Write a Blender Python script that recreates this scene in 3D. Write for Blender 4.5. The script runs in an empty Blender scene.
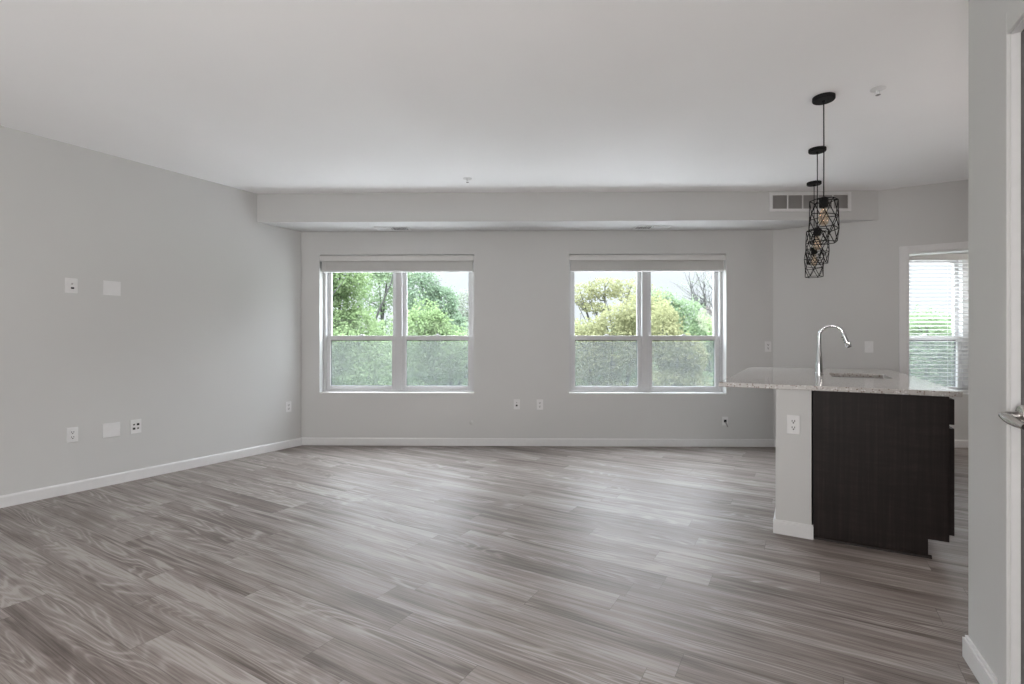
import bpy, bmesh, math, random
from mathutils import Vector, Matrix

random.seed(7)
sc = bpy.context.scene
col = sc.collection
R = math.radians

# ------------------------------------------------------------------ camera
EYE = 1.2026
cam_d = bpy.data.cameras.new('camera')
cam = bpy.data.objects.new('camera', cam_d)
col.objects.link(cam)
cam.location = (0, 0, EYE)
cam.rotation_euler = (R(90), 0, 0)
cam_d.sensor_width = 36.0
cam_d.lens = 500.0 / 1024.0 * 36.0
cam_d.shift_y = -2.0 / 1024.0
cam_d.clip_start = 0.02
cam_d.clip_end = 500
sc.camera = cam

# ------------------------------------------------------------------ view, sky, lamps and fill lights
sc.view_settings.view_transform = 'Standard'
sc.view_settings.look = 'None'
sc.view_settings.gamma = 1.0
sc.view_settings.use_curve_mapping = False
sc.view_settings.exposure = 0.97
cy = sc.cycles
cy.max_bounces = 14
cy.diffuse_bounces = 8
cy.glossy_bounces = 4
cy.transparent_max_bounces = 24
cy.transmission_bounces = 8
cy.use_denoising = True
cy.sample_clamp_indirect = 8.0
cy.caustics_reflective = False
cy.caustics_refractive = False

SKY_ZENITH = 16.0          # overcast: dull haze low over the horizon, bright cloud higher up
world = bpy.data.worlds.new('overcast_sky')
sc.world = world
world.use_nodes = True
wn, wl = world.node_tree.nodes, world.node_tree.links
wn.clear()
w_out = wn.new('ShaderNodeOutputWorld')
w_bg = wn.new('ShaderNodeBackground')
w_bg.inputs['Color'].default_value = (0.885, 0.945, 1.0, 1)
w_tc = wn.new('ShaderNodeTexCoord')
w_sep = wn.new('ShaderNodeSeparateXYZ')
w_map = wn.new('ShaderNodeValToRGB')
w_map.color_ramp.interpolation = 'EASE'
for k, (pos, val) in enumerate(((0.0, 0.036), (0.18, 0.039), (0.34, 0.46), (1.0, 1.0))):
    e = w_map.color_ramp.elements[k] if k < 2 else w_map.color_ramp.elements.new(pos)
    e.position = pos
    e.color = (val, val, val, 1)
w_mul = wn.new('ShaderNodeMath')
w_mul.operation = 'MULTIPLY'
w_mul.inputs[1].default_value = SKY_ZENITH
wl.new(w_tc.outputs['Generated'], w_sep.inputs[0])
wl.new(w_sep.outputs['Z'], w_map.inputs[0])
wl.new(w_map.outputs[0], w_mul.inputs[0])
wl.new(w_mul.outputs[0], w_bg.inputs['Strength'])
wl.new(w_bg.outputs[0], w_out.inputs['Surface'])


def soft_light(name, loc, power, size, color):
    """an unseen soft light, behind the camera or in another room"""
    d = bpy.data.lights.new(name, 'POINT')
    d.energy = power
    d.shadow_soft_size = size
    d.color = color
    o = bpy.data.objects.new(name, d)
    o.location = loc
    col.objects.link(o)
    return o


def fill_panel(name, loc, aim, w, h, power, color):
    """an unseen area light behind the camera, added as fill"""
    d = bpy.data.lights.new(name, 'AREA')
    d.shape = 'RECTANGLE'
    d.size, d.size_y = w, h
    d.energy = power
    d.color = color
    o = bpy.data.objects.new(name, d)
    o.location = loc
    o.rotation_euler = (Vector(aim) - Vector(loc)).to_track_quat('-Z', 'Y').to_euler()
    col.objects.link(o)
    return o


WARM = (1.0, 0.93, 0.86)
fill_panel('rear_fill_panel', (-3.16, -1.0, 1.25), (-1.0, 2.66, 2.5), 4.4, 2.0, 30, (1.0, 1.0, 1.0))  # no window here; panel added to brighten ceiling and walls evenly
soft_light('entry_fill', (-0.4, -0.7, 1.10), 70, 0.25, (1.0, 0.965, 0.95))  # unseen fill light, added to lift the ceiling and near wall
soft_light('kitchen_lamp', (3.6, 2.2, 1.6), 18, 0.25, (1.0, 0.9, 0.84))
soft_light('bedroom_lamp', (6.6, 4.3, 2.0), 14, 0.2, (1.0, 0.9, 0.84))

# ------------------------------------------------------------------ frames of reference
ISL = R(-30.5)                       # island, left wall, partition and floor boards
UU = (math.cos(ISL), math.sin(ISL))
VV = (-math.sin(ISL), math.cos(ISL))
BW = R(-0.985)                       # outside wall with the windows
C0 = (-2.405, 5.727)


def isl(u, v, z=0.0):
    return (u * UU[0] + v * VV[0], u * UU[1] + v * VV[1], z)


def bw(x, y, z=0.0):
    c, s = math.cos(BW), math.sin(BW)
    return (C0[0] + x * c - y * s, C0[1] + x * s + y * c, z)


# ------------------------------------------------------------------ mesh helpers
class MB:
    def __init__(self):
        self.v, self.f = [], []

    def quad(self, *pts):
        b = len(self.v)
        self.v += [tuple(p) for p in pts]
        self.f.append(tuple(range(b, b + len(pts))))

    def box(self, x0, x1, y0, y1, z0, z1):
        b = len(self.v)
        for z in (z0, z1):
            self.v += [(x0, y0, z), (x1, y0, z), (x1, y1, z), (x0, y1, z)]
        for q in ((0, 3, 2, 1), (4, 5, 6, 7), (0, 1, 5, 4), (1, 2, 6, 5), (2, 3, 7, 6), (3, 0, 4, 7)):
            self.f.append(tuple(b + i for i in q))
        return self

    def ring(self, x0, x1, y0, y1, z0, z1, wl_, wr, wb, wt):
        """a rectangular frame in the xz plane, mitre free"""
        self.box(x0, x0 + wl_, y0, y1, z0, z1)
        self.box(x1 - wr, x1, y0, y1, z0, z1)
        if wb > 0:
            self.box(x0 + wl_, x1 - wr, y0, y1, z0, z0 + wb)
        self.box(x0 + wl_, x1 - wr, y0, y1, z1 - wt, z1)
        return self

    def prism(self, poly, z0, z1):
        b, n = len(self.v), len(poly)
        self.v += [(p[0], p[1], z0) for p in poly] + [(p[0], p[1], z1) for p in poly]
        self.f.append(tuple(b + i for i in reversed(range(n))))
        self.f.append(tuple(b + n + i for i in range(n)))
        for i in range(n):
            j = (i + 1) % n
            self.f.append((b + i, b + j, b + n + j, b + n + i))
        return self

    def extrude_x(self, prof, x0, x1):
        """a closed yz profile swept along x"""
        b, n = len(self.v), len(prof)
        self.v += [(x0, p[0], p[1]) for p in prof] + [(x1, p[0], p[1]) for p in prof]
        self.f.append(tuple(b + i for i in range(n)))
        self.f.append(tuple(b + n + i for i in reversed(range(n))))
        for i in range(n):
            j = (i + 1) % n
            self.f.append((b + j, b + i, b + n + i, b + n + j))
        return self

    def tube(self, path, rad, n=12, flat=1.0):
        pts = [Vector(p) for p in path]
        if not hasattr(rad, '__len__'):
            rad = [rad] * len(pts)
        b = len(self.v)
        up = None
        for i, p in enumerate(pts):
            t = (pts[min(i + 1, len(pts) - 1)] - pts[max(i - 1, 0)]).normalized()
            if up is None:
                a = Vector((0, 1, 0)) if abs(t.y) < 0.9 else Vector((1, 0, 0))
                up = (a - t * a.dot(t)).normalized()
            else:
                up = (up - t * up.dot(t)).normalized()
            s = t.cross(up)
            for k in range(n):
                a = 2 * math.pi * k / n
                self.v.append(tuple(p + (up * math.cos(a) + s * math.sin(a) * flat) * rad[i]))
        m = len(pts)
        for i in range(m - 1):
            for k in range(n):
                k2 = (k + 1) % n
                self.f.append((b + i * n + k, b + i * n + k2, b + (i + 1) * n + k2, b + (i + 1) * n + k))
        self.f.append(tuple(b + k for k in reversed(range(n))))
        self.f.append(tuple(b + (m - 1) * n + k for k in range(n)))
        return self

    def lathe(self, prof, n=24, c=(0, 0, 0), axis='z'):
        b = len(self.v)
        for r, h in prof:
            for k in range(n):
                a = 2 * math.pi * k / n
                x, y = r * math.cos(a), r * math.sin(a)
                if axis == 'z':
                    p = (c[0] + x, c[1] + y, c[2] + h)
                elif axis == 'y':
                    p = (c[0] + x, c[1] + h, c[2] + y)
                else:
                    p = (c[0] + h, c[1] + x, c[2] + y)
                self.v.append(p)
        m = len(prof)
        for i in range(m - 1):
            for k in range(n):
                k2 = (k + 1) % n
                self.f.append((b + i * n + k, b + i * n + k2, b + (i + 1) * n + k2, b + (i + 1) * n + k))
        self.f.append(tuple(b + k for k in reversed(range(n))))
        self.f.append(tuple(b + (m - 1) * n + k for k in range(n)))
        return self

    def build(self, name, mat, parent=None, loc=(0, 0, 0), rz=0.0, bevel=0.0, smooth=False, seg=2, recalc=True):
        me = bpy.data.meshes.new(name)
        me.from_pydata(self.v, [], self.f)
        if recalc:
            bm = bmesh.new()
            bm.from_mesh(me)
            bmesh.ops.recalc_face_normals(bm, faces=bm.faces)
            bm.to_mesh(me)
            bm.free()
        me.materials.append(mat)
        o = bpy.data.objects.new(name, me)
        col.objects.link(o)
        o.location = loc
        o.rotation_euler = (0, 0, rz)
        if parent is not None:
            o.parent = parent
        if smooth:
            for p in me.polygons:
                p.use_smooth = True
            if hasattr(me, 'set_sharp_from_angle'):
                me.set_sharp_from_angle(angle=R(40))
        if bevel:
            m = o.modifiers.new('bevel', 'BEVEL')
            m.width = bevel
            m.segments = seg
            m.limit_method = 'ANGLE'
        return o


def structure(o):
    o['kind'] = 'structure'
    return o


def tag(o, label, cat, group=None, kind=None):
    o['label'] = label
    o['category'] = cat
    if group:
        o['group'] = group
    if kind:
        o['kind'] = kind
    return o


def empty(name, loc, rz=0.0):
    o = bpy.data.objects.new(name, None)
    o.empty_display_size = 0.1
    col.objects.link(o)
    o.location = loc
    o.rotation_euler = (0, 0, rz)
    return o


def copy_tree(o, parent=None):
    c = o.copy()
    col.objects.link(c)
    if parent is not None:
        c.parent = parent
    for ch in list(o.children):
        copy_tree(ch, c)
    return c


# ------------------------------------------------------------------ materials
def new_mat(name):
    m = bpy.data.materials.new(name)
    m.use_nodes = True
    return m, m.node_tree.nodes, m.node_tree.links, m.node_tree.nodes['Principled BSDF']


def math_node(nt, op, a=None, b=None, c=None):
    n = nt.nodes.new('ShaderNodeMath')
    n.operation = op
    for i, x in enumerate((a, b, c)):
        if x is None:
            continue
        if isinstance(x, (int, float)):
            n.inputs[i].default_value = x
        else:
            nt.links.new(x, n.inputs[i])
    return n.outputs[0]


def mix_col(nt, fac, a, b, blend='MIX'):
    n = nt.nodes.new('ShaderNodeMix')
    n.data_type = 'RGBA'
    n.blend_type = blend
    for sock, x in ((n.inputs[0], fac), (n.inputs[6], a), (n.inputs[7], b)):
        if isinstance(x, (int, float)):
            sock.default_value = x
        elif isinstance(x, tuple):
            sock.default_value = (*x, 1)
        else:
            nt.links.new(x, sock)
    return n.outputs[2]


def noise(nt, vec, scale, detail=2.0, rough=0.5, dist=0.0):
    n = nt.nodes.new('ShaderNodeTexNoise')
    n.inputs['Scale'].default_value = scale
    n.inputs['Detail'].default_value = detail
    n.inputs['Roughness'].default_value = rough
    n.inputs['Distortion'].default_value = dist
    if vec is not None:
        nt.links.new(vec, n.inputs['Vector'])
    return n.outputs[0]


def ramp(nt, fac, stops):
    n = nt.nodes.new('ShaderNodeValToRGB')
    e = n.color_ramp.elements
    e[0].position, e[0].color = stops[0][0], (*stops[0][1], 1)
    e[1].position, e[1].color = stops[-1][0], (*stops[-1][1], 1)
    for p, c in stops[1:-1]:
        x = e.new(p)
        x.color = (*c, 1)
    nt.links.new(fac, n.inputs[0])
    return n.outputs[0]


def objvec(nt):
    return nt.nodes.new('ShaderNodeTexCoord').outputs['Object']


def paint(name, c, rough=0.6, bump=0.02, scale=160, vary=0.03):
    m, n, l, p = new_mat(name)
    nt = m.node_tree
    v = objvec(nt)
    a = tuple(x * (1 - vary) for x in c)
    b = tuple(x * (1 + vary) for x in c)
    l.new(mix_col(nt, noise(nt, v, 1.3, 3), a, b), p.inputs['Base Color'])
    p.inputs['Roughness'].default_value = rough
    if bump:
        bn = n.new('ShaderNodeBump')
        bn.inputs['Strength'].default_value = bump
        bn.inputs['Distance'].default_value = 0.004
        l.new(noise(nt, v, scale, 3), bn.inputs['Height'])
        l.new(bn.outputs[0], p.inputs['Normal'])
    return m


def plain(name, c, rough=0.4, metal=0.0, spec=0.5, coat=0.0, vary=0.04):
    m, n, l, p = new_mat(name)
    nt = m.node_tree
    v = objvec(nt)
    l.new(mix_col(nt, noise(nt, v, 30, 2), tuple(x * (1 - vary) for x in c),
                  tuple(min(1, x * (1 + vary)) for x in c)), p.inputs['Base Color'])
    p.inputs['Roughness'].default_value = rough
    p.inputs['Metallic'].default_value = metal
    p.inputs['Specular IOR Level'].default_value = spec
    p.inputs['Coat Weight'].default_value = coat
    return m


M_WALL = paint('wall_paint', (0.548, 0.550, 0.541), 0.55, 0.03)
M_CEIL = paint('ceiling_paint', (0.90, 0.90, 0.905), 0.8, 0.10, 120)
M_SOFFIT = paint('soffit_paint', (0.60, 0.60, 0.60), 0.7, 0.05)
M_TRIM = plain('white_trim', (0.67, 0.67, 0.67), 0.35)
M_VINYL = plain('white_vinyl', (0.53, 0.53, 0.535), 0.35)
M_PLATE = plain('white_plastic', (0.69, 0.69, 0.69), 0.3)
M_SLOT = plain('dark_slot', (0.015, 0.015, 0.017), 1.0, spec=0.0)
M_BLACK = plain('black_metal', (0.008, 0.008, 0.0085), 0.6, spec=0.2)
M_CHROME = plain('chrome', (0.72, 0.73, 0.75), 0.10, 1.0)
M_NICKEL = plain('brushed_nickel', (0.55, 0.53, 0.51), 0.25, 1.0)
M_STEEL = plain('stainless_steel', (0.22, 0.22, 0.22), 0.35, 1.0)
M_BLIND = plain('white_blind', (0.60, 0.595, 0.58), 0.4)
M_RIM = plain('dark_pane_rim', (0.06, 0.065, 0.07), 0.5)
M_GRILLE = plain('grey_grille', (0.33, 0.32, 0.31), 0.5)
M_DOOR = plain('dark_brown_door', (0.055, 0.042, 0.042), 0.4)
M_TASSEL = plain('red_brown_tassel', (0.32, 0.10, 0.06), 0.5)


def glass_mat():
    m, n, l, p = new_mat('window_glass')
    n.remove(p)
    t = n.new('ShaderNodeBsdfTransparent')
    t.inputs[0].default_value = (0.945, 0.95, 0.955, 1)
    g = n.new('ShaderNodeBsdfGlossy')
    g.inputs['Roughness'].default_value = 0.02
    x = n.new('ShaderNodeMixShader')
    x.inputs[0].default_value = 0.012
    l.new(t.outputs[0], x.inputs[1])
    l.new(g.outputs[0], x.inputs[2])
    l.new(x.outputs[0], n['Material Output'].inputs['Surface'])
    return m


M_GLASS = glass_mat()


def screen_mat():
    m, n, l, p = new_mat('insect_screen_mesh')
    nt = m.node_tree
    n.remove(p)
    t = n.new('ShaderNodeBsdfTransparent')
    d = n.new('ShaderNodeBsdfDiffuse')
    d.inputs[0].default_value = (0.135, 0.145, 0.150, 1)
    tr = n.new('ShaderNodeBsdfTranslucent')
    tr.inputs[0].default_value = (0.135, 0.145, 0.150, 1)
    a = n.new('ShaderNodeMixShader')
    a.inputs[0].default_value = 0.5
    l.new(d.outputs[0], a.inputs[1])
    l.new(tr.outputs[0], a.inputs[2])
    x = n.new('ShaderNodeMixShader')
    f = noise(nt, objvec(nt), 95, 2, 0.7)
    mr = n.new('ShaderNodeMapRange')
    mr.inputs['From Min'].default_value = 0.35
    mr.inputs['From Max'].default_value = 0.65
    mr.inputs['To Min'].default_value = 0.15
    mr.inputs['To Max'].default_value = 0.50
    l.new(f, mr.inputs['Value'])
    l.new(mr.outputs[0], x.inputs[0])
    l.new(t.outputs[0], x.inputs[1])
    l.new(a.outputs[0], x.inputs[2])
    l.new(x.outputs[0], n['Material Output'].inputs['Surface'])
    return m


M_SCREEN = screen_mat()


def bulb_mat():
    m, n, l, p = new_mat('amber_bulb_glass')
    n.remove(p)
    t = n.new('ShaderNodeBsdfTransparent')
    t.inputs[0].default_value = (0.96, 0.88, 0.78, 1)
    g = n.new('ShaderNodeBsdfGlossy')
    g.inputs['Color'].default_value = (1.0, 0.9, 0.78, 1)
    g.inputs['Roughness'].default_value = 0.05
    x = n.new('ShaderNodeMixShader')
    x.inputs[0].default_value = 0.22
    l.new(t.outputs[0], x.inputs[1])
    l.new(g.outputs[0], x.inputs[2])
    l.new(x.outputs[0], n['Material Output'].inputs['Surface'])
    return m


M_BULB = bulb_mat()
M_FILAMENT = plain('filament', (0.75, 0.58, 0.42), 0.3, 0.6)


def floor_mat():
    m, n, l, p = new_mat('grey_brown_vinyl_planks')
    nt = m.node_tree
    W, L = 0.152, 1.22
    sep = n.new('ShaderNodeSeparateXYZ')
    l.new(objvec(nt), sep.inputs[0])
    X, Y = sep.outputs[0], sep.outputs[1]
    yy = math_node(nt, 'DIVIDE', math_node(nt, 'ADD', Y, 20.055), W)
    row = math_node(nt, 'FLOOR', yy)
    fy = math_node(nt, 'FRACT', yy)
    wn1 = n.new('ShaderNodeTexWhiteNoise')
    wn1.noise_dimensions = '1D'
    l.new(row, wn1.inputs['W'])
    xx = math_node(nt, 'ADD', math_node(nt, 'DIVIDE', X, L), math_node(nt, 'MULTIPLY', wn1.outputs[0], 7.3))
    xx = math_node(nt, 'ADD', xx, 40.0)
    colm = math_node(nt, 'FLOOR', xx)
    fx = math_node(nt, 'FRACT', xx)
    cid = n.new('ShaderNodeCombineXYZ')
    l.new(row, cid.inputs[0])
    l.new(colm, cid.inputs[1])
    wn2 = n.new('ShaderNodeTexWhiteNoise')
    wn2.noise_dimensions = '2D'
    l.new(cid.outputs[0], wn2.inputs['Vector'])
    rid = wn2.outputs[0]
    off = math_node(nt, 'MULTIPLY', rid, 91.0)

    def vec(sx, sy):
        c = n.new('ShaderNodeCombineXYZ')
        l.new(math_node(nt, 'MULTIPLY', X, sx), c.inputs[0])
        l.new(math_node(nt, 'MULTIPLY', Y, sy), c.inputs[1])
        l.new(off, c.inputs[2])
        return c.outputs[0]

    streak = noise(nt, vec(0.7, 26), 1.0, 5, 0.65)
    fibre = noise(nt, vec(3.5, 150), 1.0, 4, 0.7)
    broad = noise(nt, vec(1.3, 7.0), 1.0, 2, 0.5)
    # growth-ring figure: iso lines of a stretched noise field
    field = noise(nt, vec(0.75, 6.8), 1.0, 1.6, 0.45, 0.25)
    rings = math_node(nt, 'SINE', math_node(nt, 'MULTIPLY', field, 120.0))
    rings = math_node(nt, 'MULTIPLY_ADD', rings, 0.5, 0.5)
    rings = math_node(nt, 'POWER', rings, 3.0)
    mask = n.new('ShaderNodeMapRange')
    mask.inputs['From Min'].default_value = 0.42
    mask.inputs['From Max'].default_value = 0.62
    l.new(noise(nt, vec(0.8, 5.0), 1.0, 1, 0.5), mask.inputs['Value'])
    ringm = math_node(nt, 'MULTIPLY', rings, mask.outputs[0])
    t = math_node(nt, 'MULTIPLY', streak, 0.95)
    t = math_node(nt, 'MULTIPLY_ADD', broad, 0.65, t)
    t = math_node(nt, 'MULTIPLY_ADD', fibre, 0.80, t)
    t = math_node(nt, 'MULTIPLY_ADD', ringm, 0.26, t)
    t = math_node(nt, 'MULTIPLY_ADD', rid, 0.11, t)
    c = ramp(nt, math_node(nt, 'MULTIPLY', math_node(nt, 'SUBTRACT', t, 0.845), 1.38),
             [(0.0, (0.070, 0.055, 0.049)), (0.32, (0.135, 0.110, 0.099)), (0.62, (0.235, 0.203, 0.187)),
              (1.0, (0.37, 0.34, 0.32))])
    # seams
    ey = math_node(nt, 'MULTIPLY', math_node(nt, 'MINIMUM', fy, math_node(nt, 'SUBTRACT', 1.0, fy)), W)
    ex = math_node(nt, 'MULTIPLY', math_node(nt, 'MINIMUM', fx, math_node(nt, 'SUBTRACT', 1.0, fx)), L)
    seam = math_node(nt, 'LESS_THAN', math_node(nt, 'MINIMUM', ex, ey), 0.0012)
    c = mix_col(nt, math_node(nt, 'MULTIPLY', seam, 0.45), c, (0.03, 0.025, 0.022))
    l.new(c, p.inputs['Base Color'])
    l.new(math_node(nt, 'MULTIPLY_ADD', streak, 0.14, 0.40), p.inputs['Roughness'])
    p.inputs['Specular IOR Level'].default_value = 0.28
    bn = n.new('ShaderNodeBump')
    bn.inputs['Strength'].default_value = 0.10
    bn.inputs['Distance'].default_value = 0.002
    l.new(fibre, bn.inputs['Height'])
    l.new(bn.outputs[0], p.inputs['Normal'])
    return m


M_FLOOR = floor_mat()


def counter_mat():
    m, n, l, p = new_mat('speckled_quartz')
    nt = m.node_tree
    v = objvec(nt)
    base = mix_col(nt, noise(nt, v, 26, 4, 0.6), (0.36, 0.335, 0.31), (0.58, 0.56, 0.54))
    vo = n.new('ShaderNodeTexVoronoi')
    vo.inputs['Scale'].default_value = 95
    l.new(v, vo.inputs['Vector'])
    sp = n.new('ShaderNodeSeparateColor')
    l.new(vo.outputs['Color'], sp.inputs[0])
    dark = math_node(nt, 'MULTIPLY', math_node(nt, 'GREATER_THAN', sp.outputs[0], 0.70),
                     math_node(nt, 'LESS_THAN', vo.outputs['Distance'], 0.42))
    base = mix_col(nt, math_node(nt, 'MULTIPLY', dark, 0.75), base, (0.17, 0.11, 0.08))
    light = math_node(nt, 'MULTIPLY', math_node(nt, 'LESS_THAN', sp.outputs[0], 0.2),
                      math_node(nt, 'LESS_THAN', vo.outputs['Distance'], 0.5))
    base = mix_col(nt, math_node(nt, 'MULTIPLY', light, 0.6), base, (0.72, 0.71, 0.70))
    l.new(base, p.inputs['Base Color'])
    p.inputs['Roughness'].default_value = 0.10
    return m


M_COUNTER = counter_mat()


def cabinet_mat():
    m, n, l, p = new_mat('dark_espresso_wood')
    nt = m.node_tree
    mp = n.new('ShaderNodeMapping')
    mp.inputs['Scale'].default_value = (60, 60, 1.6)
    l.new(objvec(nt), mp.inputs[0])
    g = noise(nt, mp.outputs[0], 1.0, 4, 0.6, 0.6)
    mp2 = n.new('ShaderNodeMapping')
    mp2.inputs['Scale'].default_value = (4, 4, 26)
    l.new(objvec(nt), mp2.inputs[0])
    fig = noise(nt, mp2.outputs[0], 1.0, 3, 0.6, 1.2)
    t = math_node(nt, 'MULTIPLY_ADD', fig, 0.35, math_node(nt, 'MULTIPLY', g, 0.65))
    c = ramp(nt, t, [(0.3, (0.008, 0.0055, 0.005)), (0.52, (0.015, 0.0105, 0.0095)), (0.75, (0.030, 0.022, 0.020))])
    l.new(c, p.inputs['Base Color'])
    p.inputs['Roughness'].default_value = 0.5
    p.inputs['Specular IOR Level'].default_value = 0.2
    return m


M_CAB = cabinet_mat()


def leaf_mat(name, c1, c2):
    m, n, l, p = new_mat(name)
    nt = m.node_tree
    n.remove(p)
    c = mix_col(nt, noise(nt, objvec(nt), 2.6, 3, 0.7), c1, c2)
    d = n.new('ShaderNodeBsdfDiffuse')
    l.new(c, d.inputs[0])
    t = n.new('ShaderNodeBsdfTranslucent')
    l.new(c, t.inputs[0])
    x = n.new('ShaderNodeMixShader')
    x.inputs[0].default_value = 0.45
    l.new(d.outputs[0], x.inputs[1])
    l.new(t.outputs[0], x.inputs[2])
    l.new(x.outputs[0], n['Material Output'].inputs['Surface'])
    return m


M_LEAF = {
    'bright': leaf_mat('bright_green_leaves', (0.105, 0.165, 0.080), (0.175, 0.225, 0.110)),
    'mid': leaf_mat('mid_green_leaves', (0.100, 0.150, 0.090), (0.160, 0.205, 0.120)),
    'dark': leaf_mat('dark_green_leaves', (0.090, 0.135, 0.092), (0.140, 0.185, 0.122)),
    'olive': leaf_mat('yellow_olive_leaves', (0.125, 0.140, 0.072), (0.190, 0.188, 0.105)),
    'grey': leaf_mat('grey_green_leaves', (0.130, 0.150, 0.120), (0.180, 0.195, 0.165)),
}
M_BARK = plain('grey_bark', (0.022, 0.022, 0.020), 0.9, vary=0.25)
M_BOUNCE = paint('pale_bounce_ground', (0.50, 0.495, 0.485), 0.9, 0.0, vary=0.1)  # pale so that it bounces neutral light up into the room
M_GRASS = paint('grass', (0.15, 0.20, 0.11), 0.9, 0.0, vary=0.3)

# ------------------------------------------------------------------ room shell
CEIL = 2.74


def plane_slab(name, mat, poly_uv, z0, z1):
    b = MB()
    b.prism(poly_uv, z0, z1)
    return structure(b.build(name, mat, rz=ISL))


def to_uv(p):
    return (p[0] * UU[0] + p[1] * UU[1], p[0] * VV[0] + p[1] * VV[1])


WR_V = 6.348          # kitchen face of the partition
WL_U = -4.979         # living face of the left wall
REAR_V = -2.6
END_X = 10.2          # bedroom end wall, along the outside wall
out_l = to_uv(bw(-0.02, 0.02))
out_r = to_uv(bw(END_X, 0.02))
end_in = to_uv(bw(END_X, -4.2))
room_poly = [(WL_U - 0.02, REAR_V - 0.02), (5.2, REAR_V - 0.02), end_in, out_r, out_l]
plane_slab('floor', M_FLOOR, room_poly, -0.12, 0.0)
plane_slab('ceiling', M_CEIL, room_poly, CEIL, CEIL + 0.12)


def wall_panel(name, mat, x0, x1, z0, z1, y0, y1, holes, loc, rz):
    """a wall slab in xz with rectangular openings, faces only where there is wall"""
    xs = sorted({x0, x1, *[h[0] for h in holes], *[h[1] for h in holes]})
    zs = sorted({z0, z1, *[h[2] for h in holes], *[h[3] for h in holes]})
    nx, nz = len(xs) - 1, len(zs) - 1

    def solid(i, k):
        if not (0 <= i < nx and 0 <= k < nz):
            return False
        mx, mz = (xs[i] + xs[i + 1]) / 2, (zs[k] + zs[k + 1]) / 2
        return not any(h[0] < mx < h[1] and h[2] < mz < h[3] for h in holes)

    b = MB()
    for i in range(nx):
        for k in range(nz):
            if not solid(i, k):
                continue
            a, c, d, e = xs[i], xs[i + 1], zs[k], zs[k + 1]
            b.quad((a, y0, d), (c, y0, d), (c, y0, e), (a, y0, e))
            b.quad((a, y1, d), (a, y1, e), (c, y1, e), (c, y1, d))
            if not solid(i - 1, k):
                b.quad((a, y0, d), (a, y0, e), (a, y1, e), (a, y1, d))
            if not solid(i + 1, k):
                b.quad((c, y0, d), (c, y1, d), (c, y1, e), (c, y0, e))
            if not solid(i, k - 1):
                b.quad((a, y0, d), (a, y1, d), (c, y1, d), (c, y0, d))
            if not solid(i, k + 1):
                b.quad((a, y0, e), (c, y0, e), (c, y1, e), (a, y1, e))
    me_o = b.build(name, mat, loc=loc, rz=rz, recalc=False)
    bm = bmesh.new()
    bm.from_mesh(me_o.data)
    bmesh.ops.remove_doubles(bm, verts=bm.verts, dist=1e-5)
    bmesh.ops.recalc_face_normals(bm, faces=bm.faces)
    bm.to_mesh(me_o.data)
    bm.free()
    return structure(me_o)


WIN_Z0, WIN_Z1, WIN_W = 0.592, 2.178, 1.77
WIN_X = (0.202, 3.054, 6.69)
wall_panel('wall_back', M_WALL, -0.25, END_X, 0.0, CEIL, 0.0, 0.22,
           [(x, x + WIN_W, WIN_Z0, WIN_Z1) for x in WIN_X], bw(0, 0), BW)
# left wall: local x runs along V
wall_panel('wall_left', M_WALL, REAR_V - 0.15, 3.70, 0.0, CEIL, 0.0, 0.15, [], isl(WL_U, 0), ISL + R(90))
wall_panel('wall_rear', M_WALL, WL_U, 5.2, 0.0, CEIL, -0.15, 0.0, [], isl(0, REAR_V), ISL)
DOOR_U0 = 0.874
wall_panel('wall_right', M_WALL, -0.36, 7.4, 0.0, CEIL, 0.0, 0.12,
           [(DOOR_U0, DOOR_U0 + 0.95, 0.0, 2.077)], isl(0, WR_V), ISL)
ku0 = (5.2, REAR_V)
wall_panel('wall_kitchen', M_WALL, REAR_V, WR_V, 0.0, CEIL, -0.12, 0.0, [], isl(5.2, 0), ISL + R(90))
wall_panel('wall_bedroom', M_WALL, -4.2, 0.0, 0.0, CEIL, -0.12, 0.0, [], bw(END_X, 0), BW + R(90))

# soffit along the window wall
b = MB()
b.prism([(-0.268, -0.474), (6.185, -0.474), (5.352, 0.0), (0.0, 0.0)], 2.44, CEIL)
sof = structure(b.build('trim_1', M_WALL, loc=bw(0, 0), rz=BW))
sof.data.materials.append(M_SOFFIT)             # its underside is slightly lighter and flatter
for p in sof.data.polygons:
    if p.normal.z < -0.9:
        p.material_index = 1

# near wall on the right with the entry door
FG_A = math.atan2(0.8915, 0.4529) - R(90)      # local y runs along the wall, away from the camera
FG_P = (1.720, 1.884)
FGD = (0.4529, 0.8915)


def fg(x, y, z=0.0):
    """x: out of the wall to the right, y: along the wall, measured from the visible corner"""
    return (FG_P[0] + x * FGD[1] + y * FGD[0], FG_P[1] - x * FGD[0] + y * FGD[1], z)


fw = wall_panel('wall_entry', M_WALL, -5.0, 0.0, 0.0, CEIL, -0.14, 0.0,
                [(-1.285, -0.371, 0.0, 2.155)], (FG_P[0], FG_P[1], 0), FG_A + R(90))


# ------------------------------------------------------------------ baseboards
def baseboard(name, x0, x1, loc, rz, h=0.086, t=0.014):
    b = MB()
    b.extrude_x([(0, 0), (-t, 0), (-t, h - 0.012), (-t + 0.004, h - 0.003), (-t + 0.007, h), (0, h)], x0, x1)
    return structure(b.build(name, M_TRIM, loc=loc, rz=rz))


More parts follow.
